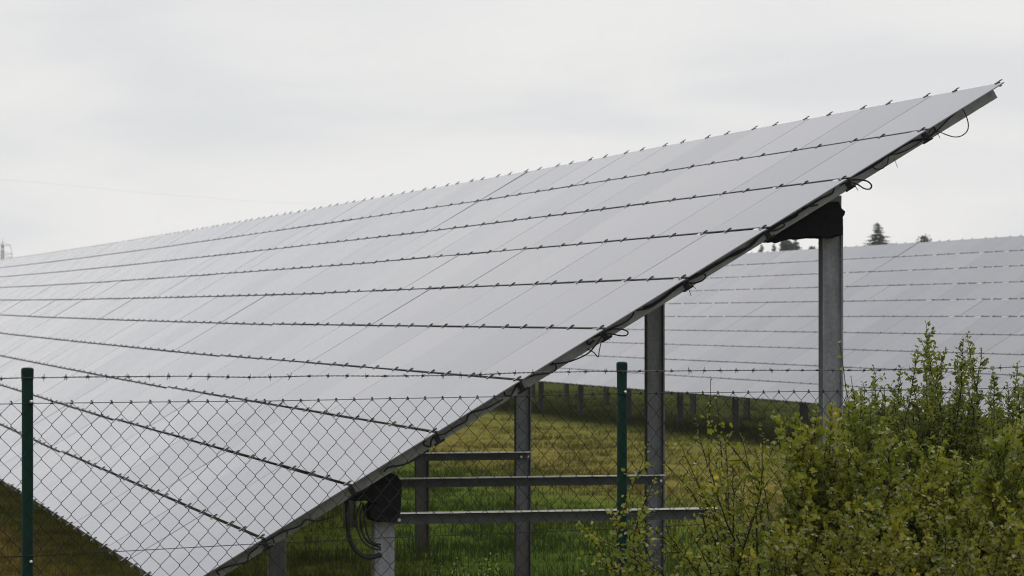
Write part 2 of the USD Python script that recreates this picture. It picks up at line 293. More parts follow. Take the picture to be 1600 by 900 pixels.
X_FRONT, X_BACK = 1.31, 4.19                              # post lines, measured up from the lower edge
BAR_Z = 1.215
FRAMES = (0.30, 4.17, 8.22)
def table_parts(root, rng, seam=0.006, unique=False):
    pm = ('post_zinc', 'post_steel') if unique else ('post_shaded', 'post_shaded')
    for c in range(NC):
        gap = seam * rng.uniform(0.6, 2.0)
        for r in range(NR): obj('module', module_mesh(c, r, rng, gap), 'module_glass', root)
    for c in range(NC):
        for k in CLIPS:
            for r in range(NR + 1): put_clip(root, r * ROWP + 0.0035, c * COLP + k, rng)
            obj('rail', c_profile(0.015, SL - 0.06, c * COLP + k, 0.045, -MT - 0.001, -0.078), 'galvanised', root)
    for x in (X_FRONT, X_BACK):                            # the two beams that carry the rails along the row
        top = ZB + x * TT - 0.096
        obj('main_beam', MB().add(*cbox(x - 0.05, x + 0.05, 0.24, NC * COLP - 0.05, top - 0.14, top)).mesh(), 'dark_beam', root)
    for i, t in enumerate(FRAMES):
        zf, zk = ZB + X_FRONT * TT - 0.237, ZB + X_BACK * TT - 0.237
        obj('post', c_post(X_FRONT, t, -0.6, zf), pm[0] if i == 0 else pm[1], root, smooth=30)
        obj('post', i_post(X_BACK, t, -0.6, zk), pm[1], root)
        y = t - 0.047; x1 = 3.42 if unique and i == 0 else X_BACK + 0.05
        bar = obj('brace_bar', MB().add(*cbox(X_FRONT + 0.05, x1, y - 0.006, y, BAR_Z - 0.072, BAR_Z)).mesh(), 'bar_steel', root)
        obj('flange', MB().add(*cbox(X_FRONT + 0.05, x1, y - 0.075, y - 0.0061, BAR_Z - 0.0062, BAR_Z + 0.0015)).mesh(), 'bolt_zinc_flange_glint', bar)  # bright line of reflected sky put into the flange colour, far lighter than its bar
        for x in ((x1 - 0.04,) if unique and i == 0 else (X_BACK - 0.03, X_BACK + 0.03)) + (X_FRONT + 0.085,):
            bm = trimesh.creation.cylinder(0.011, 0.016, sections=6); bm.apply_transform(trimesh.transformations.rotation_matrix(math.pi / 2, (1, 0, 0))); bm.apply_translation((x, y - 0.0145, BAR_Z - 0.045))
            obj('bolt', bm, 'bolt_zinc_flange_glint', root)

# terrain along the near row: how far its upper and lower edges drift off the straight line
KN_T = [12.13, 24.2, 36.3, 48.4, 60.5, 72.6, 84.8]
KN_MID = [-.008, .025, .065, .120, .190, .270, .350]
TWIST = 0.014                                             # the tables after the first lean slightly steeper
LT = NC * COLP
def table_matrix(t0, drift=True, shift=0.0, lift=0.0, tilt=0.0):
    base = ORG + pd * shift + UP * lift
    def P(s, t):
        w = (1 - s / SL) if s < 1e-6 or s > SL - 1e-6 else 0
        lean = TWIST if drift else tilt; dz = (np.interp(t, KN_T, KN_MID) if drift else 0.0) + (lean if s > SL / 2 else -lean)
        return base + rd * t + pd * (s * CT) + UP * (ZB + s * ST + dz)
    B0, B1, T0, T1 = P(0, t0), P(0, t0 + LT), P(SL, t0), P(SL, t0 + LT)
    y = (B1 + T1) - (B0 + T0); y /= np.linalg.norm(y)
    e = (T0 + T1) - (B0 + B1); e -= y * (e @ y); e /= np.linalg.norm(e); n = np.cross(e, y)
    R = np.stack([e, y, n], 1) @ np.stack([E_, Y_, N_], 1).T
    c = (B0 + B1 + T0 + T1) / 4; tr = c - R @ pl(SL / 2, LT / 2)
    M = np.eye(4); M[:3, :3] = R; M[:3, 3] = tr; return M

ORD = ['second', 'third', 'fourth', 'fifth', 'sixth', 'seventh', 'eighth']
M0 = table_matrix(0.0, drift=False)
near0 = thing('solar_table', 'nearest solar table, with black sheeting and loose cables at its open end', 'solar panels', 'solar tables of the near row', matrix=M0)
table_parts(near0, np.random.default_rng(11), 0.003, True)
inv0 = np.linalg.inv(M0)
def tl(px, py, t):
    """Point of the first table's cross section at distance t along the row, in the table's own axes."""
    q = ray(px, py); o = np.array([0, 0, EYE]); p0 = ORG + rd * t
    w = o + q * ((p0 - o) @ rd / (q @ rd)); return (inv0 @ np.r_[w, 1])[:3]

def wrapped(poly, t0, t1, amp, seed):
    pts = np.array([tl(x, y, t0) for x, y in poly])[:, [0, 2]]
    me = trimesh.creation.extrude_polygon(Polygon(pts).buffer(0.004), t1 - t0, engine='earcut')
    v = np.array(me.vertices); me.vertices = np.c_[v[:, 0], t0 + v[:, 2], v[:, 1]]
    v, f = trimesh.remesh.subdivide_to_size(me.vertices, me.faces, 0.03); me = trimesh.Trimesh(v, f); me.fix_normals()
    p = me.vertices * 11; d = np.stack([meshkit.fbm(p + k * 37, 3, seed + k) - 0.5 for k in range(3)], 1)
    me.vertices = me.vertices + d * amp; return me
obj('beam_cover', wrapped([(1196, 375), (1222, 352), (1250, 331), (1276, 319), (1311, 317), (1320, 329), (1316, 342), (1316, 367), (1297, 370), (1279, 369), (1240, 372), (1214, 377)], 0.16, 0.42, 0.045, 3), 'black_sheet', near0, smooth=40)
obj('beam_cover', wrapped([(546, 780), (552, 766), (566, 750), (586, 746), (603, 739), (621, 742), (626, 757), (626, 806), (619, 816), (598, 816), (581, 809), (578, 796), (588, 788), (578, 781), (562, 784)], 0.16, 0.42, 0.045, 8), 'black_sheet', near0, smooth=40)
for k in range(1, NR):                                     # dark saddle brackets where the end rail meets each row joint
    o_ = pl(k * ROWP - 0.012 + RNG.normal(0, 0.006), 0.082)
    obj('rail_bracket', MB().add(*box(o_ - N_ * 0.083, E_ * 0.028, Y_ * 0.014, N_ * 0.072)).add(*box(o_ - N_ * 0.083 - E_ * 0.02, E_ * 0.07, Y_ * 0.018, N_ * 0.012)).mesh(), 'black_cable', near0)
def cable(crop, pts, r=0.0042, t=0.075, z=5.0):
    ox, oy = crop; n = len(pts); dt = RNG.normal(0, 0.008, n)
    p = [tl(ox + x / z, oy + y / z, t + dt[i]) for i, (x, y) in enumerate(pts)]
    obj('cable', tube(smooth_line(p), r, 6), 'black_cable', near0, smooth=True)
A, B, C, D, E2, H = (1280, 100), (800, 420), (960, 300), (560, 560), (200, 720), (520, 720)
cable(A, [(1060, 390), (1110, 348), (1145, 400), (1165, 470), (1155, 525), (1110, 562), (1060, 570), (1000, 555), (940, 530), (905, 520)], .0035, .06)
cable(A, [(1090, 360), (1000, 440), (920, 520), (830, 575), (700, 610), (600, 680), (500, 735), (405, 800), (230, 890)], .005, .07)
cable(A, [(880, 500), (800, 600), (690, 670), (610, 700), (545, 715), (535, 770), (500, 812), (450, 822), (410, 800)], .004, .062)
cable(A, [(890, 485), (905, 530), (820, 590), (740, 600), (640, 650), (560, 690), (480, 760), (330, 850), (240, 890)], .0055, .08)
cable(A, [(915, 525), (945, 580)], .002, .05); cable(A, [(585, 735), (598, 770), (612, 808)], .002, .05)
cable((1120, 80), [(640, 700), (700, 672), (745, 670), (785, 678), (806, 700), (795, 718), (765, 714), (735, 695), (690, 680)], .005, .05, 10 / 3)
cable((1120, 80), [(712, 690), (736, 725)], .002, .05, 10 / 3)
cable((1120, 80), [(690, 670), (620, 700), (600, 740), (540, 770), (460, 820), (380, 870), (330, 900), (270, 940)], .006, .07, 10 / 3)
cable(C, [(1590, 100), (1480, 120), (1440, 135), (1430, 180), (1390, 205), (1330, 235), (1280, 250), (1210, 290)], .006, .06)
cable(C, [(1400, 180), (1340, 215), (1300, 225), (1330, 260), (1260, 300), (1195, 300)], .005, .055)
cable(C, [(1210, 290), (1110, 370), (1050, 430), (960, 470), (860, 530), (740, 600), (640, 660), (560, 690)], .008, .07)
cable(C, [(1180, 300), (1090, 400), (990, 470), (900, 510), (800, 560), (700, 620), (600, 680), (550, 700)], .005, .06)
cable(C, [(560, 700), (600, 660), (650, 640), (700, 640), (712, 665), (680, 695), (620, 712), (570, 705)], .005, .045)
cable(C, [(565, 720), (582, 765), (600, 812)], .002, .05); cable(C, [(590, 715), (637, 756)], .002, .05)
cable(C, [(560, 690), (480, 750), (420, 800), (380, 830), (300, 880), (230, 905)], .008, .07)
cable(B, [(1400, 70), (1290, 150), (1230, 195), (1160, 252), (1060, 310), (940, 330), (860, 380)], .005, .06)
cable(B, [(720, 490), (790, 460), (860, 430), (920, 390), (950, 345), (930, 330)], .005, .06)
cable(B, [(720, 495), (800, 470), (870, 475), (906, 495), (892, 520), (840, 522), (780, 508), (730, 505)], .0045, .05)
cable(B, [(735, 530), (766, 558)], .002, .05)
cable(B, [(585, 622), (640, 655), (672, 688), (682, 640), (700, 558)], .0035, .05)
cable(B, [(300, 750), (340, 740), (430, 730), (530, 695), (600, 655), (650, 600), (700, 530), (720, 490)], .005, .06)
cable(B, [(640, 560), (600, 590), (590, 560), (640, 530), (700, 510)], .008, .06)
cable(D, [(1510, 30), (1545, 60), (1520, 105), (1380, 130), (1300, 155), (1255, 180)], .005, .06)
cable(D, [(1250, 180), (1270, 230)], .006, .06); cable(D, [(1250, 190), (1220, 240), (1190, 288), (1150, 290), (1140, 260)], .006, .06)
cable(D, [(1130, 320), (1000, 390), (870, 430), (840, 490), (750, 540), (670, 590), (600, 600)], .005, .06)
cable(D, [(610, 590), (570, 640), (560, 690), (510, 670), (520, 640)], .006, .06)
cable(D, [(540, 720), (450, 785), (350, 830), (240, 850), (200, 885)], .005, .06)
cable(E2, [(1590, 440), (1480, 470), (1390, 460), (1340, 510), (1220, 550), (1130, 600), (1020, 660)], .005, .06)
cable(E2, [(1245, 550), (1240, 600)], .004, .05)
cable(E2, [(1130, 600), (1140, 645)], .004, .05)
cable(E2, [(1020, 670), (945, 730), (925, 790), (800, 820), (700, 860), (715, 895)], .005, .06)
cable(H, [(100, 300), (112, 350), (115, 450), (125, 580), (165, 680), (230, 740), (290, 755), (375, 735)], .015, .2)
cable(H, [(225, 320), (187, 420), (190, 520), (230, 620), (300, 680), (375, 695)], .006, .19)
cable(H, [(240, 330), (215, 430), (225, 540), (270, 630), (375, 680)], .006, .21)
cable(H, [(262, 340), (247, 440), (270, 570), (310, 640), (375, 655)], .0065, .2)

second = thing('solar_table', 'second solar table of the near row, behind the first dark joint', 'solar panels', 'solar tables of the near row', matrix=table_matrix(12.118))
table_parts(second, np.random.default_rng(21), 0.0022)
third = thing('solar_table', 'third solar table of the near row, counted from its open end', 'solar panels', 'solar tables of the near row', matrix=table_matrix(24.223))
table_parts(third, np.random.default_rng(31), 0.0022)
def copy_table(src, M, label, group):
    x = UsdGeom.Xform.Define(stage, path_of('solar_table')); x.GetPrim().GetReferences().AddInternalReference(src.GetPath()); x.GetPrim().SetInstanceable(True)
    UsdGeom.Xformable(x).GetOrderedXformOps()[0].Set(Gf.Matrix4d(*M.T.ravel().tolist()))
    tag(x, label, 'solar panels', group)
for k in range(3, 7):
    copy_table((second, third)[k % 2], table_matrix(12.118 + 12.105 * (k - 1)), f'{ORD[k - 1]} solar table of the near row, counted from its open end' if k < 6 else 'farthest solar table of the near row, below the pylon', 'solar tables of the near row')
FAR = 16.0
far_labels = ['nearest solar table of the far row, above the shrubs at the right edge', 'second far row solar table from the right, behind the tall rear steel post',
              'far row solar table seen left of the tall rear steel post', 'far row solar table mostly hidden behind the near table', 'last far row solar table, hidden behind the near row']
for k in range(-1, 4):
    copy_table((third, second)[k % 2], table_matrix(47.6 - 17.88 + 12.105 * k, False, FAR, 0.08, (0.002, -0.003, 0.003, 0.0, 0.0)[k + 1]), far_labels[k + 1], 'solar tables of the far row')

# ------------------------------------------------------------------ fence
FA, FB = np.array([at(49, 500, 11.0)[0], 11.0]), np.array([at(977, 500, 12.43)[0], 12.43])
fdir = (FB - FA); BAY = np.linalg.norm(fdir); fdir /= BAY; fn = np.array([fdir[1], -fdir[0]])  # towards the camera
def fp(u, z, off=0.0):
    q = FA + fdir * u + fn * off; return np.array([q[0], q[1], z])
fence = thing('chain_link_fence', 'green-posted chain link fence with barbed wire strand above, in front of the solar tables', 'fence')
Z_TOP, Z_BARB, Z_MESH, Z_MID = EYE - 0.176, EYE - 0.219, EYE - 0.311, EYE - 0.862
U0, U1 = -BAY, 2 * BAY
for k in range(-1, 3):
    u = k * BAY; z0 = float(ground_z(np.array(fp(u, 0)[0]), np.array(fp(u, 0)[1]))) - 0.3; lean = RNG.normal(0, 0.004, 2) if k not in (0, 1) else np.array([(-0.004, 0), (0.0, 0.0)][k])
    base = fp(u, z0, -0.024); top = fp(u, Z_TOP - 0.012, -0.024) + np.r_[lean, 0]
    post = obj('post', tube(np.linspace(base, top, 6), 0.0205, 20), 'post_green', fence, smooth=40)
    cap = trimesh.creation.revolve([(0, 0.024), (0.014, 0.0235), (0.0205, 0.021), (0.0228, 0.017), (0.0230, 0.012), (0.0226, -0.014), (0.0212, -0.020), (0.0207, -0.02), (0.0207, 0.0)], sections=22); cap.apply_translation(top - [0, 0, 0.018])
    obj('cap', cap, 'cap_green', post, smooth=40)
    for zz in (Z_MESH, Z_MID):
        w = trimesh.creation.torus(0.0225, 0.0016, 18, 6); w.apply_translation(fp(u, zz, -0.024)); obj('wire_tie', w, 'wire_steel', post, smooth=True)
    for zz in (Z_MESH + 0.006, Z_MID - 0.02):
        w = trimesh.creation.icosphere(1, 0.006); w.apply_translation(fp(u, zz, 0.0)); obj('bolt', w, 'bolt_zinc_flange_glint', post, smooth=True)

W2, HH = 0.0397, 0.0408
def sag(u): return -0.006 * math.sin(math.pi * ((u / BAY) % 1.0))
def mesh_pt(u, k):
    z = Z_MESH - k * HH; n = meshkit.noise(np.array([u * 3.1, z * 3.3, 1.5]), 4) - 0.5; n2 = meshkit.noise(np.array([u * 2.7, z * 2.2, 9.5]), 6) - 0.5
    return u + 0.013 * n, z + 0.012 * n2 + (sag(u) if k < 12 else 0) * (1 - k / 12 if k < 12 else 0), 0.012 * n2
ROWS = 34
m = MB(); nstr = int((U1 - U0) / W2)
for i in range(nstr):
    pts = []
    for k in range(ROWS + 1):
        ph = (k + i) % 2; u, z, off = mesh_pt(U0 + (i + ph) * W2, k); s = 0.0016 if ph else -0.0016
        du = -0.0016 if ph else 0.0016
        pts += [fp(u + du, z + 0.0042, off + s), fp(u + du * 0.1, z, off - s * 0.3), fp(u + du, z - 0.0042, off - s)]
    m.add(*tube(np.array(pts), 0.00125, 4))
obj('chain_link_mesh', m.mesh(), 'wire_steel', fence, smooth=True)
m = MB()
for i in range(nstr + 1):                                   # knuckles where the wires are bent over at the top
    if i % 2 == 0:
        u, z, off = mesh_pt(U0 + i * W2, 0); a = RNG.uniform(-0.4, 0.4)
        m.add(*tube([fp(u - 0.006, z + 0.004, 0.004), fp(u, z + 0.0075 + 0.002 * a, 0), fp(u + 0.007, z + 0.002, -0.004), fp(u + 0.003, z - 0.006, 0.003), fp(u - 0.007, z - 0.004, 0.002)], 0.0016, 5))
obj('mesh_knuckles', m.mesh(), 'wire_steel', fence, smooth=True, kind='stuff')
for zz, j in ((Z_MESH, 1), (Z_MID, 2)):
    us = np.linspace(U0, U1, 160)
    obj('tension_wire', tube([fp(u, zz + sag(u) * (1 if j == 1 else -1.2) + 0.003 * (meshkit.noise(np.array([u * 2.0, j, 0.5])) - 0.5), 0.003) for u in us], 0.0015, 5), 'wire_steel', fence, smooth=True)
def barb_line(u): return Z_BARB - 0.007 * math.sin(math.pi * ((u / BAY) % 1.0)) + 0.010 * (meshkit.noise(np.array([u * 3.3, 7.7, 0.2]), 3) - 0.5)
us = np.arange(U0, U1, 0.006); m = MB()
for s in (0, 1):
    m.add(*tube([fp(u, barb_line(u) + 0.0017 * math.sin(u * 2 * math.pi / 0.045 + s * math.pi), 0.0017 * math.cos(u * 2 * math.pi / 0.045 + s * math.pi)) for u in us], 0.00125, 4))
bw = obj('barbed_wire', m.mesh(), 'barbed_steel', fence, smooth=True)
u = U0 + 0.03
while u < U1:
    m = MB(); z = barb_line(u)
    for k in range(2):
        a = RNG.uniform(0, math.pi); tilt = RNG.normal(0.0, 0.5); L = RNG.uniform(0.011, 0.016); uu = u + (k - 0.5) * 0.006
        dz, dn, du = math.sin(a) * L, math.cos(a) * L, math.sin(tilt) * L * 0.5
        m.add(*tube([fp(uu - du, z - dz, -dn), fp(uu, z - 0.003 * math.cos(a), 0.003 * math.sin(a)), fp(uu + 0.002, z + 0.003 * math.cos(a), -0.003 * math.sin(a)), fp(uu + du, z + dz, dn)], 0.0011, 4))
    for q in (-0.004, 0.0, 0.004):
        th = np.linspace(0, 2 * math.pi, 8); m.add(*tube([fp(u + q + 0.003 * x / 6.3, z + 0.0036 * math.sin(x), 0.0036 * math.cos(x)) for x in th], 0.0011, 4))
    obj('barb', m.mesh(), 'barbed_steel', bw); u += 0.086 + RNG.normal(0, 0.006)

# ------------------------------------------------------------------ shrubs
def unit(v): return v / np.maximum(np.linalg.norm(v, axis=-1, keepdims=True), 1e-9)
OVAL = (np.array([[0, 0, 0], [.35, .26, .06], [.35, -.26, .06], [.45, 0, -.02], [.72, .19, .05], [.72, -.19, .05], [1, 0, -.06]]),
        np.array([[0, 3, 1], [0, 2, 3], [3, 4, 1], [3, 6, 4], [3, 2, 5], [3, 5, 6]]))
LOBED = (np.array([[0, 0, 0], [.28, .38, .09], [.45, .17, .03], [.68, .44, .10], [1.02, 0, -.02], [.68, -.44, .10], [.45, -.17, .03], [.28, -.38, .09], [.5, 0, -.03]]),
         np.array([[8, (i + 1) % 8, i] for i in range(8)]))
def leaves(shape, P, Dv, size, rng):
    """One mesh of separate leaves: P base points, Dv pointing directions."""
    n = len(P); a = unit(Dv); r = unit(rng.normal(size=(n, 3)) * 0.75 + [0, -0.35, 0.6]); b = unit(np.cross(r, a)); c = np.cross(a, b)
    L = shape[0]; w = size * rng.uniform(0.85, 1.15, n)
    curl = rng.uniform(-0.25, 0.6, n)
    z = L[None, :, 2] * 1.0 - curl[:, None] * 0.35 * L[None, :, 0] ** 2
    V = P[:, None] + size[:, None, None] * L[None, :, 0, None] * a[:, None] + w[:, None, None] * L[None, :, 1, None] * b[:, None] + size[:, None, None] * z[..., None] * c[:, None]
    k = len(L); Fc = (shape[1][None] + (np.arange(n) * k)[:, None, None]).reshape(-1, 3)
    return V.reshape(-1, 3), Fc

def shrub(name, label, cat, bases, tips, rng, leaf='leaf_hawthorn', shape=LOBED, size=(0.022, 0.036), twig=0.16, step=0.05, leafstep=0.022, leafy_from=0.25, r0=0.008, spread=0.8, bend=0.05, tuft=1, group=None, loose=1.0, yellow=0):
    root = thing(name, label, cat, group)
    LP, LD, LS = [], [], []
    bases = np.asarray(bases, float); tw = MB()
    for ti, tip in enumerate(np.asarray(tips, float)):
        b = bases[np.argmin(np.linalg.norm(bases[:, :2] - tip[:2], axis=1) + rng.uniform(0, 0.25, len(bases)))] + np.r_[rng.normal(0, 0.05, 2), -0.05]
        mid = b * 0.45 + tip * 0.55; mid[2] = b[2] * 0.42 + tip[2] * 0.58; mid[:2] = b[:2] * 0.6 + tip[:2] * 0.4; mid += rng.normal(0, bend, 3) * [1, 1, 0.4]
        q75 = mid * 0.45 + tip * 0.55 + rng.normal(0, bend * 0.6, 3)
        line = smooth_line([b, mid, q75, tip], 9); line += rng.normal(0, 0.002, line.shape) * np.linspace(0, 1, len(line))[:, None]
        Ls = np.r_[0, np.cumsum(np.linalg.norm(np.diff(line, axis=0), axis=1))]; T = Ls[-1]
        obj('stem', tube(line, r0 * rng.uniform(0.7, 1.15) * min(1, 0.5 + 0.5 * T), 5, 0.0012), 'bark', root, smooth=True)
        pt = lambda s: np.stack([np.interp(s, Ls, line[:, k]) for k in range(3)], -1)
        s = T * leafy_from
        def leafline(pp, tot, n0):
            n = max(2, int(tot / leafstep)); w = np.linspace(0.12 if n0 else 0, 1, n); idx = w * (len(pp) - 1); i0 = np.minimum(idx.astype(int), len(pp) - 2); fr = (idx - i0)[:, None]
            p = pp[i0] * (1 - fr) + pp[i0 + 1] * fr; ax = unit(pp[i0 + 1] - pp[i0])
            for _ in range(tuft):
                side = unit(np.cross(ax, rng.normal(size=(n, 3)))); d = unit(ax * rng.uniform(0.35, 0.9, (n, 1)) + side)
                LP.append(p); LD.append(d); LS.append(rng.uniform(*size, n) * (1.08 - 0.45 * w))
        while s < T * 0.97:
            p = pt(s); ax = unit(pt(min(T, s + 0.02)) - pt(max(0, s - 0.02))); sd_ = unit(np.cross(ax, rng.normal(size=3)) + [0, 0, 0.25])
            ln = twig * rng.uniform(0.4, 1.15) * (1 - 0.72 * (s / T) ** 1.5) ; d = unit(ax * rng.uniform(0.25, 0.9) + sd_ * spread)
            e = p + d * ln; mm = (p + e) / 2 + rng.normal(0, 0.008, 3) + [0, 0, 0.06 * ln]
            pp = np.array([p, p * 0.3 + mm * 0.7, e * 0.35 + mm * 0.65, e]); tw.add(*tube(pp, 0.0022, 3, 0.0007, False)); leafline(pp, ln, True)
            s += step * rng.uniform(0.6, 1.5) * loose
        m_ = np.linspace(T * max(leafy_from, 0.35), T, 12); leafline(pt(m_), T * (1 - max(leafy_from, 0.35)), False)
    obj('twigs', tw.mesh(), 'bark', root, smooth=True, kind='stuff')
    P, Dv, S = np.vstack(LP), np.vstack(LD), np.concatenate(LS)
    if yellow:                                             # little bunches of turned leaves
        pick = rng.integers(0, len(P), yellow); near = np.argsort(P[pick][:, 1])[: int(yellow * 0.8)]; pick = pick[near]
        YP = np.repeat(P[pick], 5, 0) + rng.normal(0, 0.020, (len(pick) * 5, 3)); YP[:, 1] -= 0.02
        obj('yellow_leaves', leaves(shape, YP, rng.normal(size=YP.shape), rng.uniform(0.012, 0.027, len(YP)), rng), 'leaf_yellow', root, kind='stuff')
    obj('foliage', leaves(shape, P + rng.normal(0, 0.002, P.shape), Dv, S, rng), leaf, root, kind='stuff')
    return len(P)

def gz(x, y): return float(ground_z(np.array(float(x)), np.array(float(y))))
def bases_at(pxs, Y):
    out = []
    for px in pxs: x = (px - 800) / F * Y; out.append((x, Y, gz(x, Y)))
    return out
def tips_in(px0, px1, prof, depth, Y0, Y1, n, rng):
    """Random crown tips below a top profile (pixels at that depth are only used to size the plant)."""
    out = []
    for _ in range(n):
        px = rng.uniform(px0, px1); top = np.interp(px, *prof); out.append(at(px, top + depth * rng.beta(1.0, 1.5), rng.uniform(Y0, Y1)))
    return out
r = np.random.default_rng(101)
NLEAF = 0
# tall dark shoots at the back
shoots = [(1447, 506), (1440, 530), (1450, 525), (1512, 522), (1436, 545), (1462, 560), (1408, 575), (1424, 590), (1478, 545), (1505, 528), (1496, 555), (1519, 548), (1534, 545), (1552, 575), (1548, 600), (1590, 566), (1600, 590), (1575, 600), (1640, 560), (1670, 590), (1365, 572), (1350, 600), (1382, 604), (1335, 612), (1398, 620), (1455, 615), (1520, 610), (1485, 620), (1565, 620), (1610, 620), (1625, 640), (1330, 640), (1430, 640), (1540, 650)]
tips = [at(x, y, r.uniform(12.0, 12.6)) for x, y in shoots] + tips_in(1320, 1680, ([1320, 1400, 1600, 1680], [640, 605, 600, 600]), 130, 12.0, 12.9, 85, r)
NLEAF += shrub('shrub', 'tall dark green shrub with upright leafy shoots rising over the barbed wire', 'shrub', bases_at([1370, 1430, 1490, 1550, 1620, 1680], 12.4), tips, r, 'leaf_dark', OVAL, (0.017, 0.036), 0.14, 0.024, 0.012, 0.3, 0.0045, 1.0, 0.05, 2)
whip = [at(1312, 537, 12.1), at(1330, 590, 12.1)]
NLEAF += shrub('bramble_whip', 'thin bare whip with a few leaves leaning beside the tall rear steel post', 'shrub', bases_at([1385], 12.1), whip, r, 'leaf_hawthorn', LOBED, (0.022, 0.034), 0.06, 0.14, 0.05, 0.55, 0.005, 0.8, 0.01)
tw2 = [at(1112, 594, 11.6), at(1120, 622, 11.6)]
NLEAF += shrub('bramble_whip', 'thin curling twig tip rising against the far solar row, left of the rear post', 'shrub', bases_at([1150], 11.6), tw2, r, 'leaf_hawthorn', LOBED, (0.012, 0.02), 0.04, 0.10, 0.03, 0.72, 0.004, 0.8, 0.015)
# middle hawthorn
tips = [at(x, y, r.uniform(10.9, 11.5)) for x, y in [(1310, 660), (1340, 640), (1360, 632), (1385, 655), (1420, 690), (1290, 690), (1265, 700), (1570, 665), (1600, 650), (1640, 640), (1470, 720), (1245, 670), (1225, 680), (1215, 650), (1250, 650), (1276, 640), (1300, 628), (1322, 616), (1236, 690), (1290, 660), (1332, 645), (1262, 668), (1312, 640), (1345, 610)]] + tips_in(1230, 1690, ([1230, 1300, 1350, 1430, 1470, 1550, 1600, 1690], [730, 672, 640, 665, 695, 690, 640, 615]), 190, 10.7, 11.7, 125, r)
NLEAF += shrub('hawthorn_shrub', 'yellow-green hawthorn shrub filling the right foreground before the fence', 'shrub', bases_at([1270, 1340, 1400, 1480, 1550, 1620, 1690], 11.2), tips, r, 'leaf_hawthorn', LOBED, (0.017, 0.040), 0.18, 0.030, 0.013, 0.3, 0.0045, 1.1, 0.08, 2, yellow=70)
# open left hawthorn with visible dark branches
tips = [at(x, y, r.uniform(10.6, 11.4)) for x, y in [(1085, 655), (1102, 652), (1133, 664), (1158, 680), (1060, 690), (1040, 725), (1022, 748), (1015, 690), (1075, 730), (1110, 700), (1180, 700), (1200, 720), (1130, 735), (1190, 660), (1213, 690), (1165, 745), (1145, 720), (1095, 760)]]
tips += [at(x, y, r.uniform(10.4, 11.0)) for x, y in [(905, 818), (925, 835), (955, 795), (985, 800), (1005, 812), (1040, 830), (1070, 815), (930, 870), (960, 880), (975, 850), (1000, 870), (1090, 850), (915, 890)]]
NLEAF += shrub('hawthorn_shrub', 'open hawthorn shrub with dark branches reaching left across the right green fence post', 'shrub', bases_at([1130, 1170, 1210], 11.0), tips, r, 'leaf_hawthorn', LOBED, (0.015, 0.033), 0.17, 0.046, 0.013, 0.40, 0.006, 1.25, 0.10, 1, yellow=14)
# low browning growth in front
tips = tips_in(1165, 1680, ([1160, 1220, 1300, 1400, 1500, 1680], [860, 800, 765, 770, 745, 720]), 200, 9.6, 10.6, 84, r)
NLEAF += shrub('hawthorn_shrub', 'low browning hawthorn thicket along the bottom right corner', 'shrub', bases_at([1200, 1250, 1300, 1380, 1450, 1520, 1600, 1670], 10.1), tips, r, 'leaf_autumn', LOBED, (0.014, 0.035), 0.17, 0.030, 0.013, 0.35, 0.0045, 1.1, 0.09, 2, yellow=80)
for px, Y, top, lab in ((735, 10.9, 868, 'small pale weed poking up between the front and rear steel posts'), (765, 11.1, 858, 'pale leafy sprig left of the third steel post'), (700, 11.0, 880, 'low pale weed right of the thick front post')):
    tips = [at(px + r.uniform(-22, 22), top + r.uniform(0, 30), Y + r.uniform(-.1, .1)) for _ in range(6)]
    NLEAF += shrub('weed', lab, 'weed', bases_at([px], Y), tips, r, 'leaf_pale', OVAL, (0.014, 0.022), 0.05, 0.05, 0.02, 0.55, 0.003, 0.8, 0.02)

# ------------------------------------------------------------------ grass
def tuft(rng, nb, h, rad, w):
    m = MB()
    for _ in range(nb):
        a = rng.uniform(0, 6.283); rr = rad * math.sqrt(rng.uniform()); b = np.array([rr * math.cos(a), rr * math.sin(a), -0.01]); ln = h * rng.uniform(0.5, 1.2); lean = rng.uniform(0.15, 0.9); la = rng.uniform(0, 6.283)
        d = np.array([math.cos(la), math.sin(la), 0]); s = np.array([-d[1], d[0], 0]) * w * rng.uniform(0.7, 1.3)
        p1 = b + UP * ln * 0.6 + d * ln * 0.18 * lean; p2 = b + UP * ln * (1.0 - 0.25 * lean) + d * ln * 0.62 * lean
        m.add(np.array([b - s, b + s, p1 + s * 0.8, p1 - s * 0.8, p2]), np.array([[0, 1, 2], [0, 2, 3], [3, 2, 4]]))
    return m.mesh()
gi = UsdGeom.PointInstancer.Define(stage, path_of('grass')); tag(gi, 'uneven mown meadow grass under and between the rows of solar tables', 'grass', kind='stuff')
r = np.random.default_rng(55); protos = []
for k, (nb, h, rad, w) in enumerate(((16, 0.09, 0.08, 0.0022), (12, 0.15, 0.10, 0.0025), (20, 0.06, 0.12, 0.002), (8, 0.24, 0.07, 0.0022))):
    p = usdkit.mesh(stage, f'{gi.GetPath()}/grass_tuft' + (f'_{k:03d}' if k else ''), tuft(r, nb, h, rad, w), '/World/Looks/grass_blade'); protos.append(p.GetPath())
gi.CreatePrototypesRel().SetTargets(protos)
P = []
for y0, y1, dens in ((14, 24, 60), (24, 34, 55), (34, 48, 32), (48, 66, 16), (66, 100, 6)):
    half = 0.185 * y1 + 2; n = int(dens * (y1 - y0) * 2 * half * 0.5)
    q = np.c_[r.uniform(-half, half, n * 2), r.uniform(y0, y1, n * 2)]; q = q[np.abs(q[:, 0]) < 0.185 * q[:, 1] + 2]
    P.append(q)
P = np.vstack(P); P3 = np.c_[P, ground_z(P[:, 0], P[:, 1])]
dens_n = meshkit.fbm(np.c_[P * 0.8, 0 * P[:, :1]], 3, 9); keep = r.uniform(size=len(P)) < np.clip((dens_n - 0.25) * 2.4, 0.15, 1); P3 = P3[keep]; dens_n = dens_n[keep]
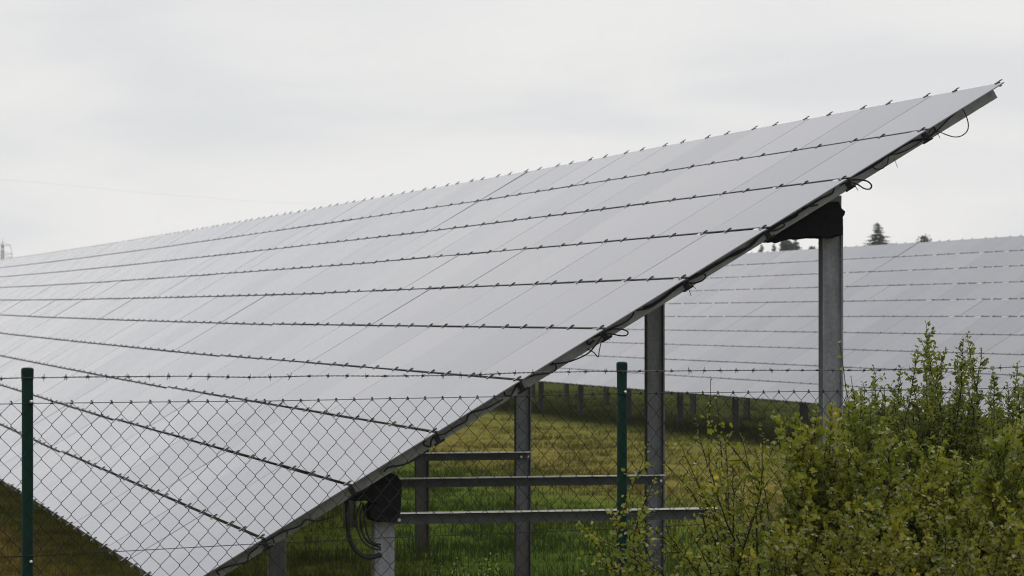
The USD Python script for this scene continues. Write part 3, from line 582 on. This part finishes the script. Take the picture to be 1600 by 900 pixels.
feet = np.array([(ORG + pd * x + rd * (t + 12.12 * k))[:2] for k in (0, 1, 2) for t in FRAMES for x in (X_FRONT, X_BACK)] + [(ORG + pd * (FAR + x) + rd * (29.72 + t + 12.105 * k))[:2] for k in (0, 1) for t in FRAMES for x in (X_FRONT, X_BACK)])
FT = np.repeat(feet, 16, 0) + r.normal(0, 0.20, (len(feet) * 16, 2)); P3 = np.vstack([P3, np.c_[FT, ground_z(FT[:, 0], FT[:, 1])]]); dens_n = np.r_[dens_n, np.full(len(FT), 0.6)]
n = len(P3); dd = P3[:, :2] @ PDIR[:2]; lush = (np.abs(dd - 8.5) < 3) | (dd > 17)
idx = np.where(r.uniform(size=n) < np.where(lush, 0.35, 0.12), 1, np.where(r.uniform(size=n) < 0.5, 0, 2)); idx[r.uniform(size=n) < 0.03] = 3; idx[-len(FT):] = np.where(r.uniform(size=len(FT)) < 0.6, 3, 1)
gi.CreateProtoIndicesAttr(Vt.IntArray.FromNumpy(idx.astype(np.int32))); gi.CreatePositionsAttr(Vt.Vec3fArray.FromNumpy(P3.astype(np.float32)))
a = r.uniform(0, 6.283, n) / 2; gi.CreateOrientationsAttr(Vt.QuathArray([Gf.Quath(float(math.cos(x)), 0, 0, float(math.sin(x))) for x in a]))
sc = r.uniform(0.7, 1.35, n) * (0.7 + 0.7 * dens_n) * np.clip(P3[:, 1] / 30, 1, 2.0) ** 0.6; gi.CreateScalesAttr(Vt.Vec3fArray.FromNumpy(np.c_[sc, sc, sc * np.clip(30 / P3[:, 1], 0.55, 1)].astype(np.float32)))

# ------------------------------------------------------------------ far trees
def conifer(px, top, Y, label, seed, width=0.30):
    rng = np.random.default_rng(seed); tip = at(px, top, Y); H_ = tip[2]
    root = thing('spruce_tree', label, 'tree', loc=(tip[0], tip[1], 0))
    obj('trunk', tube([(0, 0, -0.3), (0.05, 0, H_ * 0.5), (0, 0, H_)], 0.17, 7, 0.015), 'conifer_bark', root, smooth=True)
    m = MB(); z = H_ * 0.12
    while z < H_ * 0.995:
        R = width * (H_ - z) * rng.uniform(0.75, 1.15) + 0.06; nb = int(rng.integers(6, 10))
        for _ in range(nb):
            a = rng.uniform(0, 6.283); L = R * rng.uniform(0.55, 1.15); d = np.array([math.cos(a), math.sin(a), 0]); s = np.array([-d[1], d[0], 0])
            for q in np.linspace(0.15, 1, 6):
                c = d * L * q + UP * (z - 0.28 * L * q + 0.12 * L * q * q); k = 0.34 * L * (1.1 - q) + 0.07
                e = c + d * (0.22 * L + 0.05) - UP * k * 0.45
                m.add(np.array([c - s * k, c + s * k + UP * rng.normal(0, 0.05), e]), np.array([[0, 1, 2]])); m.add(np.array([c + UP * 0.05, c + s * rng.normal(0, k) - UP * k * 0.8, c + d * k * 0.7 - UP * k * 0.3]), np.array([[0, 1, 2]]))
        z += 0.045 * H_ * rng.uniform(0.5, 1.2) * (0.35 + 0.65 * (1 - z / H_))
    obj('crown', m.mesh(), 'tree_far_dark', root)
def broadleaf(px, top, Y, half_px, label, seed):
    rng = np.random.default_rng(seed); tip = at(px, top, Y); H_ = tip[2]; R = half_px / F * Y
    root = thing('broadleaf_tree', label, 'tree', loc=(tip[0], tip[1], 0))
    obj('trunk', tube([(0, 0, -0.3), (0.1, 0, H_ * 0.45), (0, 0.1, H_ * 0.85)], 0.2, 7, 0.04), 'conifer_bark', root, smooth=True)
    cl = [np.r_[rng.normal(0, 0.42, 2) * R, H_ * 0.45 + (H_ * 0.5) * rng.uniform(0, 1)] for _ in range(26)]; V = []
    for c in cl:
        lim = R * math.sqrt(max(0.05, 1 - ((c[2] - H_ * 0.6) / (H_ * 0.42)) ** 2)); q = np.hypot(c[0], c[1])
        if q > lim: c[:2] *= lim / q
        V.append(c + rng.normal(size=(170, 3)) * [R * 0.2, R * 0.2, min(R * 0.2, H_ * 0.08)])
    V = np.vstack(V); V = V[V[:, 2] < H_]; a = rng.normal(size=(len(V), 3)) * 0.15; b = rng.normal(size=(len(V), 3)) * 0.15
    obj('crown', (np.stack([V, V + a, V + b], 1).reshape(-1, 3), np.arange(len(V) * 3).reshape(-1, 3)), 'tree_far_green', root)
conifer(1371, 346, 300, 'dark spruce standing highest on the skyline above the far solar row', 1, 0.72)
conifer(1243, 369, 320, 'dark slim spruce under the black beam cover, left of the rear post', 2, 0.45)
conifer(1209, 381, 310, 'tiny spruce tip just left under the black beam cover', 3, 0.45)
conifer(1190, 382, 330, 'leftmost spruce tip on the skyline beside the table edge', 9, 0.45)
broadleaf(1228, 371, 315, 12, 'greyish round tree beside the slim spruce under the beam cover', 4)
broadleaf(1274, 378, 310, 9, 'low round tree touching the left side of the rear post on the skyline', 5)
broadleaf(1440, 366, 280, 21, 'wide dark tree crown right of the tall skyline spruce', 6)
broadleaf(1398, 373, 300, 9, 'small pale tree crown between the spruce and the wide crown', 7)
broadleaf(1332, 379, 300, 8, 'small tree crown low on the skyline right of the rear post', 8)

# ------------------------------------------------------------------ pylon and line far off on the left
PY = 900.0; pt_ = at(4, 373, PY); PH = pt_[2]
pyl = thing('pylon', 'faint lattice power pylon on the left horizon above the near row', 'pylon', loc=(pt_[0], pt_[1], 0))
def lattice(H_, w0, w1):
    m = MB(); n = 16; zs = np.linspace(0, H_, n + 1); wd = np.interp(zs, [0, H_ * 0.75, H_], [w0, w1, w1 * 0.8]); cs = [(-1, -1), (1, -1), (1, 1), (-1, 1)]
    for c in cs: m.add(*tube([(c[0] * w / 2, c[1] * w / 2, z) for z, w in zip(zs, wd)], 0.075, 4))
    for i in range(n):
        for k in range(4):
            a, b = cs[k], cs[(k + 1) % 4]
            m.add(*tube([(a[0] * wd[i] / 2, a[1] * wd[i] / 2, zs[i]), (b[0] * wd[i + 1] / 2, b[1] * wd[i + 1] / 2, zs[i + 1])], 0.05, 4)); m.add(*tube([(b[0] * wd[i] / 2, b[1] * wd[i] / 2, zs[i]), (a[0] * wd[i + 1] / 2, a[1] * wd[i + 1] / 2, zs[i + 1])], 0.05, 4))
    return m.mesh()
obj('mast', lattice(PH - 1.6, 2.6, 0.75), 'pylon_steel', pyl)
obj('peak', tube([(0, 0, PH - 1.6), (0, 0, PH)], 0.10, 5, 0.04), 'pylon_steel', pyl)
for zz, ln in ((PH - 2.0, 2.3), (PH - 4.6, 2.9), (PH - 5.6, 2.9)):
    m = MB()
    for s in (-1, 1):
        m.add(*tube([(0, -0.3, zz), (s * ln, 0, zz + 0.05)], 0.06, 4)); m.add(*tube([(0, 0.3, zz), (s * ln, 0, zz + 0.05)], 0.06, 4)); m.add(*tube([(0, 0, zz + 0.9), (s * ln, 0, zz + 0.1)], 0.05, 4))
    obj('crossarm', m.mesh(), 'pylon_steel', pyl)
for s in (-1, 1):
    obj('insulator', tube([(s * 2.3, 0, PH - 2.0), (s * 2.75, 0, PH - 4.4), (s * 2.9, 0, PH - 5.6)], 0.07, 5), 'pylon_steel', pyl)
ends = [at(-420, 262, 330), at(0, 281, 380), at(120, 291, 415), at(260, 304, 470), at(480, 318, 560), at(760, 318, 720)]
wire = obj('power_line', tube(smooth_line(ends, 10), 0.007, 4), 'pylon_steel'); tag(wire, 'faint sagging power line across the sky at left', 'power line')

# ------------------------------------------------------------------ air
mat('air', {'v': ('principled_volume', {'color': (0.95, 0.96, 0.98), 'density': 0.00018, 'anisotropy': 0.0})}, [], surface=None, volume='v.volume')
hz = MB().add(*cbox(-1300, 1300, -60, 1300, -2.0, 60)).mesh()
tag(obj('haze', hz, 'air'), kind='stuff')
print('leaves', NLEAF, 'grass', n)
